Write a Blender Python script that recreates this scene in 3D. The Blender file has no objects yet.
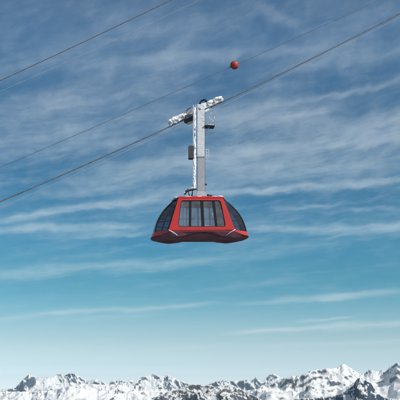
import bpy, bmesh, math, random
import numpy as np
from mathutils import Vector, Matrix

random.seed(7)
R = math.radians
scene = bpy.context.scene
col = scene.collection

# ------------------------------------------------------------------ camera
FOV = 24.0
FPX = 200.0 / math.tan(R(FOV / 2))          # focal length in photo pixels (400 px frame)
PITCH = math.atan((391.5 - 200.0) / FPX)    # the level line lies at row 391.5
cam_d = bpy.data.cameras.new('camera')
cam_d.sensor_fit = 'HORIZONTAL'
cam_d.angle = R(FOV)
cam_d.clip_start = 0.5
cam_d.clip_end = 200000
cam = bpy.data.objects.new('camera', cam_d)
col.objects.link(cam)
cam.location = (0, 0, 0)
cam.rotation_euler = (math.pi / 2 + PITCH, 0, 0)
scene.camera = cam

FW = Vector((0, math.cos(PITCH), math.sin(PITCH)))
UP = Vector((0, -math.sin(PITCH), math.cos(PITCH)))
RT = Vector((1, 0, 0))


def ray(px, py):
    return FW + RT * ((px - 200) / FPX) + UP * ((200 - py) / FPX)


def azel(px, py):
    d = ray(px, py).normalized()
    return math.degrees(math.atan2(d.x, d.y)), math.degrees(math.asin(d.z))


# ------------------------------------------------------------------ tagging
def tag(o, label=None, cat=None, group=None, kind=None):
    if label: o['label'] = label
    if cat: o['category'] = cat
    if group: o['group'] = group
    if kind: o['kind'] = kind
    return o


# ------------------------------------------------------------------ materials
def new_mat(name):
    m = bpy.data.materials.new(name)
    m.use_nodes = True
    nt = m.node_tree
    return m, nt, nt.nodes['Principled BSDF']


def paint(name, c, rough=0.4, metal=0.0, coat=0.0, var=0.15, scale=6.0, bump=0.0, c2=None, spots=None):
    m, nt, p = new_mat(name)
    N, L = nt.nodes, nt.links
    tc = N.new('ShaderNodeTexCoord')
    nz = N.new('ShaderNodeTexNoise')
    nz.inputs['Scale'].default_value = scale
    nz.inputs['Detail'].default_value = 6
    L.new(tc.outputs['Object'], nz.inputs['Vector'])
    rp = N.new('ShaderNodeValToRGB')
    rp.color_ramp.elements[0].position = 0.3
    rp.color_ramp.elements[1].position = 0.7
    lo = tuple(v * (1 - var) for v in c) + (1,)
    hi = tuple(min(1, v * (1 + var)) for v in (c2 or c)) + (1,)
    rp.color_ramp.elements[0].color = lo
    rp.color_ramp.elements[1].color = hi
    L.new(nz.outputs['Fac'], rp.inputs['Fac'])
    L.new(rp.outputs['Color'], p.inputs['Base Color'])
    p.inputs['Roughness'].default_value = rough
    p.inputs['Metallic'].default_value = metal
    p.inputs['Coat Weight'].default_value = coat
    if bump:
        b = N.new('ShaderNodeBump')
        b.inputs['Strength'].default_value = bump
        b.inputs['Distance'].default_value = 0.02
        L.new(nz.outputs['Fac'], b.inputs['Height'])
        L.new(b.outputs['Normal'], p.inputs['Normal'])
    return m


M = {}
M['red'] = paint('red_paint', (0.52, 0.032, 0.027), rough=0.28, coat=0.4, var=0.07, scale=1.6)
M['pan'] = paint('underbody_coating', (0.15, 0.05, 0.075), rough=0.5, var=0.25, scale=3.0)
M['white'] = paint('white_paint', (0.74, 0.75, 0.77), rough=0.5, var=0.08, scale=5)
M['rime'] = paint('rimed_steel', (0.62, 0.64, 0.67), rough=0.65, var=0.1, scale=7, bump=0.3)
M['grey'] = paint('grey_steel', (0.36, 0.37, 0.40), rough=0.5, var=0.1, scale=3)
M['dark'] = paint('dark_metal', (0.03, 0.033, 0.04), rough=0.5, var=0.3)
M['rubber'] = paint('black_rubber', (0.006, 0.006, 0.008), rough=0.9, var=0.2)
M['interior'] = paint('interior_lining', (0.22, 0.22, 0.23), rough=0.6, var=0.15)
M['floor'] = paint('floor_mat', (0.05, 0.05, 0.055), rough=0.8, var=0.2)
M['steel'] = paint('brushed_steel', (0.55, 0.56, 0.58), rough=0.35, metal=0.8, var=0.1)
M['cable'] = paint('greased_wire_rope', (0.19, 0.188, 0.192), rough=0.45, metal=0.3, var=0.3, scale=3)
M['rope'] = paint('bright_wire_rope', (0.50, 0.54, 0.58), rough=0.45, metal=0.2, var=0.15, scale=3)
M['wire'] = paint('dull_wire', (0.17, 0.175, 0.19), rough=0.5, metal=0.3, var=0.2, scale=3)
M['ball'] = paint('orange_red_plastic', (0.40, 0.052, 0.028), rough=0.5, var=0.12, scale=5)


def mat_snowlump():
    m, nt, p = new_mat('wind_packed_snow')
    N, L = nt.nodes, nt.links
    p.inputs['Base Color'].default_value = (0.86, 0.87, 0.89, 1)
    p.inputs['Roughness'].default_value = 0.7
    tc = N.new('ShaderNodeTexCoord')
    nz = N.new('ShaderNodeTexNoise'); nz.inputs['Scale'].default_value = 14; nz.inputs['Detail'].default_value = 5
    b = N.new('ShaderNodeBump'); b.inputs['Strength'].default_value = 0.5; b.inputs['Distance'].default_value = 0.05
    L.new(tc.outputs['Object'], nz.inputs['Vector']); L.new(nz.outputs['Fac'], b.inputs['Height'])
    L.new(b.outputs['Normal'], p.inputs['Normal'])
    return m


M['snow'] = mat_snowlump()


def mat_glass(name, tint, refl=1.0, reflect_veil=0.06):
    m = bpy.data.materials.new(name)
    m.use_nodes = True
    nt = m.node_tree
    N, L = nt.nodes, nt.links
    N.clear()
    out = N.new('ShaderNodeOutputMaterial')
    tr = N.new('ShaderNodeBsdfTransparent'); tr.inputs['Color'].default_value = (*tint, 1)
    gl = N.new('ShaderNodeBsdfGlossy'); gl.inputs['Roughness'].default_value = 0.02
    gl.inputs['Color'].default_value = (0.9, 0.95, 1, 1)
    fr = N.new('ShaderNodeFresnel'); fr.inputs['IOR'].default_value = 1.5
    mu = N.new('ShaderNodeMath'); mu.operation = 'MULTIPLY'; mu.inputs[1].default_value = refl
    mx = N.new('ShaderNodeMixShader')
    L.new(fr.outputs[0], mu.inputs[0]); L.new(mu.outputs[0], mx.inputs[0])
    L.new(tr.outputs[0], mx.inputs[1]); L.new(gl.outputs[0], mx.inputs[2])
    df = N.new('ShaderNodeBsdfDiffuse'); df.inputs['Color'].default_value = (0.7, 0.72, 0.76, 1)
    tc = N.new('ShaderNodeTexCoord'); nz = N.new('ShaderNodeTexNoise'); nz.inputs['Scale'].default_value = 2.2; nz.inputs['Detail'].default_value = 6
    L.new(tc.outputs['Object'], nz.inputs['Vector'])
    md = N.new('ShaderNodeMath'); md.operation = 'MULTIPLY'; md.inputs[1].default_value = 2 * reflect_veil      # whitish diffuse veil standing in for bright reflections in the pane
    L.new(nz.outputs['Fac'], md.inputs[0])
    m2 = N.new('ShaderNodeMixShader'); L.new(md.outputs[0], m2.inputs[0])
    L.new(mx.outputs[0], m2.inputs[1]); L.new(df.outputs[0], m2.inputs[2])
    L.new(m2.outputs[0], out.inputs['Surface'])
    return m


M['glass'] = mat_glass('tinted_glass', (0.68, 0.69, 0.72), 1.6, 0.12)
M['endglass'] = mat_glass('dark_tinted_glass', (0.38, 0.43, 0.50), 1.9, 0.025)


def mat_mountain(name, thr, rock_a, rock_b, nscale=0.004, nmix=0.5, soft=0.05, fine=0.9):
    m, nt, p = new_mat(name)
    N, L = nt.nodes, nt.links
    geo = N.new('ShaderNodeNewGeometry')
    sep = N.new('ShaderNodeSeparateXYZ')
    L.new(geo.outputs['Normal'], sep.inputs[0])
    mp = N.new('ShaderNodeMapping'); mp.inputs['Scale'].default_value = (1, 1, 1.6)
    L.new(geo.outputs['Position'], mp.inputs['Vector'])
    n1 = N.new('ShaderNodeTexNoise'); n1.inputs['Scale'].default_value = nscale; n1.inputs['Detail'].default_value = 9
    n1.inputs['Roughness'].default_value = 0.62
    L.new(mp.outputs[0], n1.inputs['Vector'])
    sub = N.new('ShaderNodeMath'); sub.operation = 'SUBTRACT'; sub.inputs[1].default_value = 0.5
    L.new(n1.outputs['Fac'], sub.inputs[0])
    ma = N.new('ShaderNodeMath'); ma.operation = 'MULTIPLY_ADD'; ma.inputs[1].default_value = nmix
    L.new(sub.outputs[0], ma.inputs[0]); L.new(sep.outputs['Z'], ma.inputs[2])
    n3 = N.new('ShaderNodeTexNoise'); n3.inputs['Scale'].default_value = nscale * 4.2; n3.inputs['Detail'].default_value = 5
    n3.inputs['Roughness'].default_value = 0.6
    mp3 = N.new('ShaderNodeMapping'); mp3.inputs['Scale'].default_value = (0.7, 0.7, 2.2); mp3.inputs['Rotation'].default_value = (0, -0.35, 0)
    L.new(geo.outputs['Position'], mp3.inputs['Vector']); L.new(mp3.outputs[0], n3.inputs['Vector'])
    s3 = N.new('ShaderNodeMath'); s3.operation = 'SUBTRACT'; s3.inputs[1].default_value = 0.5
    L.new(n3.outputs['Fac'], s3.inputs[0])
    m3 = N.new('ShaderNodeMath'); m3.operation = 'MULTIPLY_ADD'; m3.inputs[1].default_value = fine
    L.new(s3.outputs[0], m3.inputs[0]); L.new(ma.outputs[0], m3.inputs[2])
    ma = m3
    mr = N.new('ShaderNodeMapRange'); mr.interpolation_type = 'SMOOTHSTEP'
    mr.inputs['From Min'].default_value = thr - soft; mr.inputs['From Max'].default_value = thr + soft
    L.new(ma.outputs[0], mr.inputs['Value'])
    n2 = N.new('ShaderNodeTexNoise'); n2.inputs['Scale'].default_value = nscale * 5; n2.inputs['Detail'].default_value = 8
    n2.inputs['Roughness'].default_value = 0.7
    L.new(mp.outputs[0], n2.inputs['Vector'])
    rk = N.new('ShaderNodeValToRGB')
    rk.color_ramp.elements[0].position = 0.38; rk.color_ramp.elements[1].position = 0.62
    rk.color_ramp.elements[0].color = (*rock_a, 1); rk.color_ramp.elements[1].color = (*rock_b, 1)
    L.new(n2.outputs['Fac'], rk.inputs['Fac'])
    mx = N.new('ShaderNodeMix'); mx.data_type = 'RGBA'
    L.new(mr.outputs['Result'], mx.inputs['Factor'])
    L.new(rk.outputs['Color'], mx.inputs['A'])
    mx.inputs['B'].default_value = (0.79, 0.79, 0.78, 1)
    L.new(mx.outputs['Result'], p.inputs['Base Color'])
    p.inputs['Roughness'].default_value = 0.85
    p.inputs['Specular IOR Level'].default_value = 0.15
    b = N.new('ShaderNodeBump'); b.inputs['Strength'].default_value = 0.6; b.inputs['Distance'].default_value = 14
    L.new(n2.outputs['Fac'], b.inputs['Height']); L.new(b.outputs['Normal'], p.inputs['Normal'])
    return m


# ------------------------------------------------------------------ mesh builder
class MB:
    def __init__(s):
        s.v, s.f = [], []

    def add(s, vs, fs):
        o = len(s.v)
        s.v += [tuple(v) for v in vs]
        s.f += [tuple(i + o for i in f) for f in fs]
        return s

    def box(s, x0, x1, y0, y1, z0, z1, mat=None):
        vs = [Vector((x, y, z)) for z in (z0, z1) for y in (y0, y1) for x in (x0, x1)]
        if mat: vs = [mat @ v for v in vs]
        return s.add(vs, [(0, 2, 3, 1), (4, 5, 7, 6), (0, 1, 5, 4), (2, 6, 7, 3), (0, 4, 6, 2), (1, 3, 7, 5)])

    def tube(s, pts, r, n=10, caps=True, closed=False):
        pts = [Vector(p) for p in pts]
        rs = r if isinstance(r, (list, tuple)) else [r] * len(pts)
        rings = []
        k = len(pts)
        nrm = None
        for i, p in enumerate(pts):
            a = pts[(i - 1) % k] if (closed or i > 0) else p
            b = pts[(i + 1) % k] if (closed or i < k - 1) else p
            t = (b - a).normalized()
            if nrm is None:
                ref = Vector((0, 0, 1)) if abs(t.z) < 0.9 else Vector((0, 1, 0))
                nrm = t.cross(ref).normalized()
            nrm = (nrm - t * nrm.dot(t)).normalized()
            bn = t.cross(nrm)
            rings.append([p + (nrm * math.cos(2 * math.pi * j / n) + bn * math.sin(2 * math.pi * j / n)) * rs[i] for j in range(n)])
        vs = [v for rg in rings for v in rg]
        fs = []
        for i in range(k if closed else k - 1):
            i2 = (i + 1) % k
            for j in range(n):
                j2 = (j + 1) % n
                fs.append((i * n + j, i * n + j2, i2 * n + j2, i2 * n + j))
        if caps and not closed:
            fs.append(tuple(range(n - 1, -1, -1)))
            fs.append(tuple((k - 1) * n + j for j in range(n)))
        return s.add(vs, fs)

    def ball(s, c, r, sx=1, sy=1, sz=1, jit=0.0, seg=12):
        bm = bmesh.new()
        bmesh.ops.create_icosphere(bm, subdivisions=2, radius=r)
        vs = []
        for v in bm.verts:
            k = 1 + random.uniform(-jit, jit)
            vs.append(Vector((v.co.x * sx * k + c[0], v.co.y * sy * k + c[1], v.co.z * sz * k + c[2])))
        fs = [tuple(v.index for v in f.verts) for f in bm.faces]
        bm.free()
        return s.add(vs, fs)

    def prism(s, poly, y0, y1, mat=None):
        """poly: list of (x,z), extruded along y"""
        n = len(poly)
        vs = [Vector((x, y0, z)) for x, z in poly] + [Vector((x, y1, z)) for x, z in poly]
        if mat: vs = [mat @ v for v in vs]
        fs = [tuple(range(n)), tuple(range(2 * n - 1, n - 1, -1))]
        for i in range(n):
            j = (i + 1) % n
            fs.append((i, i + n, j + n, j))
        return s.add(vs, fs)

    def build(s, name, mat, parent=None, smooth=False, bevel=0.0, remesh=0.0, solid=0.0):
        me = bpy.data.meshes.new(name)
        me.from_pydata(s.v, [], s.f)
        me.validate()
        bm = bmesh.new(); bm.from_mesh(me)
        bmesh.ops.recalc_face_normals(bm, faces=bm.faces)
        bm.to_mesh(me); bm.free()
        me.materials.append(mat)
        o = bpy.data.objects.new(name, me)
        col.objects.link(o)
        if parent: o.parent = parent
        if solid:
            md = o.modifiers.new('solid', 'SOLIDIFY'); md.thickness = solid; md.offset = 0
        if remesh:
            md = o.modifiers.new('remesh', 'REMESH'); md.mode = 'VOXEL'; md.voxel_size = remesh; md.use_smooth_shade = True
            ms = o.modifiers.new('smooth', 'SMOOTH'); ms.iterations = 12; ms.factor = 0.5
        if bevel:
            md = o.modifiers.new('bevel', 'BEVEL'); md.width = bevel; md.segments = 2; md.limit_method = 'ANGLE'
        if smooth:
            me.polygons.foreach_set('use_smooth', [True] * len(me.polygons))
        return o


# ------------------------------------------------------------------ where the cable car hangs
YAW = R(6.0)
DEPTH = FPX / 14.8
BASE = ray(199.4, 230) * DEPTH                 # local origin of the cable car (belt line, cabin middle)
ROT = Matrix.Rotation(YAW, 4, 'Z')
U = Vector((math.cos(YAW), math.sin(YAW), 0))  # along the ropes
NRM = Vector((-math.sin(YAW), math.cos(YAW), 0))


def on_plane(px, py, off):
    """world point where the ray meets the vertical plane along the ropes, off metres behind the cabin middle"""
    d = ray(px, py)
    t = (BASE.dot(NRM) + off) / d.dot(NRM)
    return d * t


def loc(px, py, y):
    """local coordinates (x, z) of a photo point lying in local plane y"""
    w = on_plane(px, py, y) - BASE
    return w.dot(U), w.z


car = bpy.data.objects.new('cable_car', None)
car.empty_display_size = 1
col.objects.link(car)
car.location = BASE
car.rotation_euler = (0, 0, YAW)
tag(car, 'red glazed cable car cabin hanging on a tall pale hanger with snowy rollers', 'cable car')

# ---- cabin shell functions; t = 0 at the belt, 1 at the roof edge
ZB, ZT = -0.27, 1.93
TT = [0, .32, .64, .87, 1.0]
EE = [3.06, 2.84, 2.40, 1.98, 1.66]


def interp(t, xs, ys): return float(np.interp(t, xs, ys))


def zt(t): return ZB + (ZT - ZB) * t
def bb(t): return 1.6 - 0.38 * t
def ff(t): return 2.20 - 0.70 * t
def ee(t):
    # smooth convex end profile
    return 3.06 - 0.42 * t - 0.98 * t ** 2.6
def ww(t): return 0.95 - 0.3 * t


def corners(t, inset=0.0):
    """eight plan corners counter-clockwise from front-left"""
    f, b, e, w = ff(t) - inset * .5, bb(t) - inset, ee(t) - inset, ww(t) - inset * .3
    z = zt(t)
    return [Vector((-f, -b, z)), Vector((f, -b, z)), Vector((e, -w, z)), Vector((e, w, z)),
            Vector((f, b, z)), Vector((-f, b, z)), Vector((-e, w, z)), Vector((-e, -w, z))]


def plan(t, inset=0.0, bulge=0.14, n=5):
    """full plan outline with the slightly bowed end walls"""
    c = corners(t, inset)
    out = []
    for i in range(8):
        a, b = c[i], c[(i + 1) % 8]
        if i in (2, 6):
            sg = 1 if i == 2 else -1
            for k in range(n):
                s = k / n
                p = a.lerp(b, s)
                p.x += sg * bulge * 4 * s * (1 - s)
                out.append(p)
        else:
            out.append(a)
    return out


NT = 14
ts = [i / NT for i in range(NT + 1)]

# ---- front and back red frames with rounded trapezoid openings
def rounded(quad, r, n=5):
    out = []
    k = len(quad)
    for i in range(k):
        p, a, b = Vector(quad[i]), Vector(quad[i - 1]), Vector(quad[(i + 1) % k])
        d1, d2 = (a - p).normalized(), (b - p).normalized()
        p1, p2 = p + d1 * r, p + d2 * r
        for j in range(n + 1):
            s = j / n
            out.append((p1 * (1 - s) ** 2 + p * 2 * s * (1 - s) + p2 * s ** 2))
    return out


def side_pt(x, t, d, sgn):
    """point on the front (sgn -1) or back (+1) wall, d metres outwards"""
    b = bb(t) + d
    return Vector((x, sgn * b, zt(t)))


def side_frame(sgn):
    outer = rounded([(-ff(0) , 0.0), (ff(0), 0.0), (ff(1), 1.0), (-ff(1), 1.0)], 0.02)
    inner = rounded([(-1.60, 0.095), (1.60, 0.095), (1.33, 0.935), (-1.33, 0.935)], 0.14)
    # t is scaled to metres only roughly; rounding is small
    n = len(outer)
    mb = MB()
    rings = [[side_pt(p.x, p.y, d, sgn) for p in loop] for loop, d in
             ((outer, -0.05), (outer, 0.035), (inner, 0.05), (inner, -0.05))]
    vs = [v for rg in rings for v in rg]
    fs = []
    for a in range(4):
        b2 = (a + 1) % 4
        for i in range(n):
            j = (i + 1) % n
            fs.append((a * n + i, a * n + j, b2 * n + j, b2 * n + i))
    mb.add(vs, fs)
    fr = mb.build('side_frame', M['red'], car, bevel=0.012)
    # pane
    g = MB()
    loop = rounded([(-1.62, 0.085), (1.62, 0.085), (1.35, 0.945), (-1.35, 0.945)], 0.14)
    g.add([side_pt(p.x, p.y, -0.005, sgn) for p in loop], [tuple(range(len(loop)))])
    g.build('window', M['glass'], fr)
    # door posts in the glazing
    for x, wd in ((-0.80, 0.075), (0.08, 0.10), (0.98, 0.085)):
        pm = MB()
        if sgn > 0: wd *= 0.45
        k = x / 1.6
        q = []
        for t_, s_ in ((0.085, -1), (0.085, 1), (0.945, 1), (0.945, -1)):
            xx = x * (1 - 0.14 * t_) + s_ * wd
            q.append((xx, t_))
        vs = [side_pt(a, t_, -0.04, sgn) for a, t_ in q] + [side_pt(a, t_, 0.012, sgn) for a, t_ in q]
        pm.add(vs, [(0, 1, 2, 3), (7, 6, 5, 4), (0, 4, 5, 1), (1, 5, 6, 2), (2, 6, 7, 3), (3, 7, 4, 0)])
        pm.build('window_post', M['rubber'], fr)
    # rubber gasket round the opening
    gk = MB()
    gk.tube([side_pt(p.x, p.y, 0.012, sgn) for p in rounded([(-1.585, 0.10), (1.585, 0.10), (1.32, 0.93), (-1.32, 0.93)], 0.14)], 0.028, 6, closed=True)
    gk.build('gasket', M['rubber'], fr, smooth=True)
    # hand rail seen through the glass
    hr = MB()
    hr.tube([side_pt(-1.5, 0.36, -0.16, sgn), side_pt(1.5, 0.36, -0.16, sgn)], 0.022, 8)
    hr.build('handrail', M['steel'], fr, smooth=True)
    return fr


front = side_frame(-1)
back = side_frame(1)

# ---- glazed ends
def end_glass(sx):
    def cpts(t, inset=0.0):
        c = corners(t, inset)
        if sx < 0: return [c[0], c[7], c[6], c[5]]
        return [c[1], c[2], c[3], c[4]]
    g = MB()
    # three panels: diagonal, bowed end, diagonal
    nb = 6
    grid = []
    for t in ts:
        a, b, c, d = cpts(t, 0.015)
        row = [a, b]
        for k in range(1, nb):
            s = k / nb
            p = b.lerp(c, s); p.x += sx * 0.14 * 4 * s * (1 - s); row.append(p)
        row += [c, d]
        grid.append(row)
    w = len(grid[0])
    vs = [p for r_ in grid for p in r_]
    fs = [(i * w + j, i * w + j + 1, (i + 1) * w + j + 1, (i + 1) * w + j) for i in range(NT) for j in range(w - 1)]
    g.add(vs, fs)
    eg = g.build('end_window', M['endglass'], car, smooth=False)
    # mullions along the corners and a mid rail
    for idx in (1, 2):
        mu = MB()
        mu.tube([cpts(t, 0.02)[idx] for t in ts], 0.05, 8)
        mu.build('mullion', M['rubber'], eg, smooth=True)
    for idx in (0, 3):
        mu = MB()
        mu.tube([cpts(t, 0.03)[idx] for t in ts], 0.045, 8)
        mu.build('mullion', M['rubber'], eg, smooth=True)
    for tr_, rr in ((0.30, 0.028),):
        ml = MB()
        a, b, c, d = cpts(tr_, 0.05)
        ml.tube([a, b] + [(lambda p, s: Vector((p.x + sx * .14 * 4 * s * (1 - s), p.y, p.z)))(b.lerp(c, s), s) for s in (.2, .4, .6, .8)] + [c, d], rr, 8)
        ml.build('rail', M['rubber'], eg, smooth=True)
    # intermediate slim posts in both diagonal panels
    for (i0, i1) in ((0, 1), (3, 2)):
        sp = MB()
        sp.tube([cpts(t, 0.05)[i0].lerp(cpts(t, 0.05)[i1], 0.52) for t in ts], 0.024, 6)
        sp.build('slim_post', M['rubber'], eg, smooth=True)
    return eg


end_glass(-1)
end_glass(1)

# ---- lower hull: belt ring -> chin ring -> bottom ring -> floor
def hull_ring(zfun, scale_x, inset_y, ex=0.0):
    out = []
    for p in plan(0.0):
        x = p.x * scale_x
        y = p.y - math.copysign(inset_y, p.y) * min(1, abs(p.y) / 0.95)
        out.append(Vector((x, y, zfun(x))))
    return out


def ssm(a, b, x):
    t = max(0, min(1, (x - a) / (b - a)))
    return t * t * (3 - 2 * t)


def dens(ring, k=6):
    n = len(ring)
    out = []
    for i in range(n):
        for j in range(k):
            out.append(ring[i].lerp(ring[(i + 1) % n], j / k))
    return out


def lower(p, ztop):
    return p


def skirt_ring(level):
    """levels 0..3 of the hull"""
    pts = dens(plan(0.0), 6)
    out = []
    for p in pts:
        ax = abs(p.x)
        endk = ssm(2.0, 3.0, ax)
        if level == 0:
            q = Vector((p.x, p.y, ZB))
        elif level == 1:      # lower lip of the red skirt, chin dropping towards the ends
            q = Vector((p.x * (1.0 + 0.035 * endk), p.y * 0.985, ZB - 0.09 - 0.20 * endk))
        elif level == 2:      # bottom edge, arched up in the middle
            q = Vector((p.x * (0.99 - 0.10 * (1 - endk)), p.y * 0.90, ZB - 0.115 - 0.33 * ssm(0.0, 2.1, ax) + 0.09 * ssm(2.3, 3.1, ax)))
        else:
            q = Vector((p.x * 0.80, p.y * 0.72, ZB - 0.12 - 0.33 * ssm(0.0, 2.1, ax) + 0.08 * ssm(2.3, 3.1, ax)))
        out.append(q)
    return out


r0, r1, r2, r3 = [skirt_ring(i) for i in range(4)]
n = len(r0)


def loft(rings, close_last=False):
    mb = MB()
    k = len(rings[0])
    vs = [p for r_ in rings for p in r_]
    fs = [(a * k + i, a * k + (i + 1) % k, (a + 1) * k + (i + 1) % k, (a + 1) * k + i) for a in range(len(rings) - 1) for i in range(k)]
    if close_last: fs.append(tuple((len(rings) - 1) * k + i for i in range(k)))
    return mb.add(vs, fs)


inner0 = [Vector((p.x * .97, p.y * .96, p.z)) for p in r0]
skirt = loft([inner0, r0, r1]).build('skirt', M['red'], car, bevel=0.01)
pan = loft([r1, r2, r3], True).build('underbody', M['pan'], car)
# pale bumper bars on the four lower corners of the hull
def bumper(sx, sy):
    a = Vector((sx * 2.22, sy * 1.63, ZB + 0.02))
    b = Vector((sx * 1.93, sy * 1.62, ZB - 0.14))
    c = Vector((sx * 1.62, sy * 1.50, ZB - 0.34))
    mb = MB()
    mb.tube([a, a.lerp(b, .5), b, b.lerp(c, .5), c], [0.026, 0.032, 0.032, 0.028, 0.022], 8)
    mb.build('bumper_bar', M['white'], car, smooth=True)


for sx in (-1, 1):
    for sy in (-1, 1):
        bumper(sx, sy)

# ---- floor, ceiling, roof
fl = MB(); ring = [Vector((p.x, p.y, ZB + 0.02)) for p in plan(0, 0.06)]
fl.add(ring, [tuple(range(len(ring)))])
fl.build('floor', M['floor'], car, solid=0.03)
ce = MB(); ring = [Vector((p.x, p.y, ZT - 0.03)) for p in plan(1, 0.05)]
ce.add(ring, [tuple(range(len(ring)))])
ce.build('ceiling', M['interior'], car, solid=0.03)
rings = []
for k, (s, dz) in enumerate(((1.0, 0.0), (1.03, 0.03), (1.03, 0.09), (0.97, 0.14), (0.7, 0.19), (0.3, 0.22))):
    rings.append([Vector((p.x * s, p.y * s, ZT + dz)) for p in plan(1.0)])
roof = loft(rings, True).build('roof', M['red'], car, bevel=0.01)

# inside: grab poles and a rail under the ceiling
for x, y in ((-1.05, 0.2), (0.95, 0.2)):
    mb = MB(); mb.tube([(x, y, ZB + 0.03), (x, y, ZT - 0.04)], 0.022, 8)
    mb.build('grab_pole', M['steel'], car, smooth=True)
for y in (-0.6, 0.6):
    mb = MB(); mb.tube([(-1.3, y, ZT - 0.18), (1.3, y, ZT - 0.18)], 0.018, 8)
    mb.build('ceiling_rail', M['steel'], car, smooth=True)

# snow on the roof edge
sn = MB()
for i in range(46):
    x = random.choice([random.uniform(-1.62, -0.45), random.uniform(0.9, 1.6), random.uniform(-1.5, 1.5)])
    y = random.uniform(-1.1, 1.1)
    sn.ball((x, y, ZT + 0.14), random.uniform(0.1, 0.2), 1.5, 1.3, 0.42, 0.1)
for i in range(16):
    x = random.choice([random.uniform(-1.5, -0.55), random.uniform(0.75, 1.5)])
    sn.ball((x, -1.13, ZT + 0.12), random.uniform(0.05, 0.1), 1.7, 0.8, 0.6, 0.1)
sn.build('snow', M['snow'], roof, remesh=0.035)

# the cabin hangs a touch down at its left end
for ch in car.children:
    ch.rotation_euler = (0, R(-1.3), 0)

# ---- hanger
MY0, MY1 = -0.62, -0.16                         # hanger front and back faces
xl, zt_ = loc(197.2, 104, MY0)
xr, _ = loc(204.6, 104, MY0)
_, zmid = loc(200, 157, MY0)
_, zbase = loc(200, 190.5, MY0)
zroof = ZT + 0.2
up_ = MB(); up_.box(xl, xr, MY0, MY1, zmid, zt_)
up_ = up_.build('hanger_upper', M['rime'], car, bevel=0.02)
lw = MB(); lw.box(xl + 0.02, xr + 0.01, MY0 + 0.02, MY1 - 0.02, zbase - 0.02, zmid - 0.002)
lw_o = lw.build('hanger_lower', M['grey'], car, bevel=0.015)
# flared foot
ft = MB()
a = (xl + 0.02, xr + 0.01); y_ = (MY0 + 0.02, MY1 - 0.02)
top = [Vector((a[0], y_[0], zbase - .02)), Vector((a[1], y_[0], zbase - .02)), Vector((a[1], y_[1], zbase - .02)), Vector((a[0], y_[1], zbase - .02))]
bot = [Vector((a[0] - .16, y_[0] - .15, zroof)), Vector((a[1] + .16, y_[0] - .15, zroof)), Vector((a[1] + .16, y_[1] + .3, zroof)), Vector((a[0] - .16, y_[1] + .3, zroof))]
ft.add(top + bot, [(0, 1, 2, 3), (7, 6, 5, 4), (0, 4, 5, 1), (1, 5, 6, 2), (2, 6, 7, 3), (3, 7, 4, 0)])
ft.build('hanger_foot', M['grey'], car, bevel=0.01)
fp = MB(); fp.box(a[0] - .55, a[1] + .42, -1.0, .6, ZT + 0.12, zroof + 0.01)
fp.build('roof_plate', M['red'], car, bevel=0.015)
# seam flange between upper and lower hanger, bolts
fg = MB(); fg.box(xl - .012, xr + .012, MY0 - .012, MY1 + .012, zmid + 0.01, zmid + 0.05)
fg_o = fg.build('flange', M['grey'], car, bevel=0.005)
# bolts on the flange, a conduit and its clips down the right edge
for i in range(5):
    bx = xl + .06 + (xr - xl - .12) * i / 4
    for zz in (zmid - .05, zmid + .10):
        bm_ = MB(); bm_.tube([(bx, MY0 - .006, zz), (bx, MY0 + .03, zz)], .016, 8)
        bm_.build('bolt', M['grey'], fg_o)
cd = MB(); cd.tube([(xr + .022, MY0 + .1, zroof + .3), (xr + .022, MY0 + .1, zt_ - .5), (xr - .02, MY0 + .12, zt_ - .3)], .018, 8)
cd.build('conduit', M['dark'], car, smooth=True)
# pivot pin
px_, pz_ = loc(200.6, 108, MY0)
pv = MB()
pv.tube([(px_, MY0 - 0.05, pz_), (px_, MY0 + 0.03, pz_)], 0.105, 18)
pv.tube([(px_, MY0 - 0.075, pz_), (px_, MY0 - 0.04, pz_)], 0.05, 12)
pv.tube([(px_, MY1 - .02, pz_), (px_, 0.62, pz_)], 0.12, 16)
pv.build('pivot_pin', M['white'], car, bevel=0.008)
# panel lines on the upper hanger
for yy in (118, 131, 144):
    _, zz = loc(200, yy, MY0)
    pl_ = MB(); pl_.box(xl + .05, xr - .05, MY0 - .008, MY0 + .01, zz - .012, zz + .012)
    pl_.build('weld_strip', M['rime'], up_)

# ---- ladder with rime beside the hanger
lx0, lzt = loc(193.4, 105, -0.55)
lx1, _ = loc(195.8, 105, -0.55)
_, lzb = loc(193.4, 189, -0.55)
ld = MB()
for x in (lx0, lx1):
    ld.box(x - .022, x + .022, -0.58, -0.53, lzb, lzt)
z = lzb + .15
while z < lzt:
    ld.tube([(lx0, -.555, z), (lx1, -.555, z)], 0.014, 6)
    z += 0.28
for z in (lzb + .3, lzb + 1.6, lzb + 2.9, lzb + 4.2, lzt - .4):
    ld.box(lx1, xl + .01, -0.56, -0.53, z, z + .05)
ldo = ld.build('ladder', M['white'], car)
rm = MB()
z = lzb + .05
while z < lzt - .03:
    if random.random() < 0.82:
        rm.ball(((lx0 + lx1) / 2 + random.uniform(-.035, .035), -0.56, z), random.uniform(.07, .115), random.uniform(.7, 1.05), .6, random.uniform(.9, 2.0), .15)
    z += 0.115
rm.build('rime_ice', M['snow'], ldo, remesh=0.022)

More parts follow.
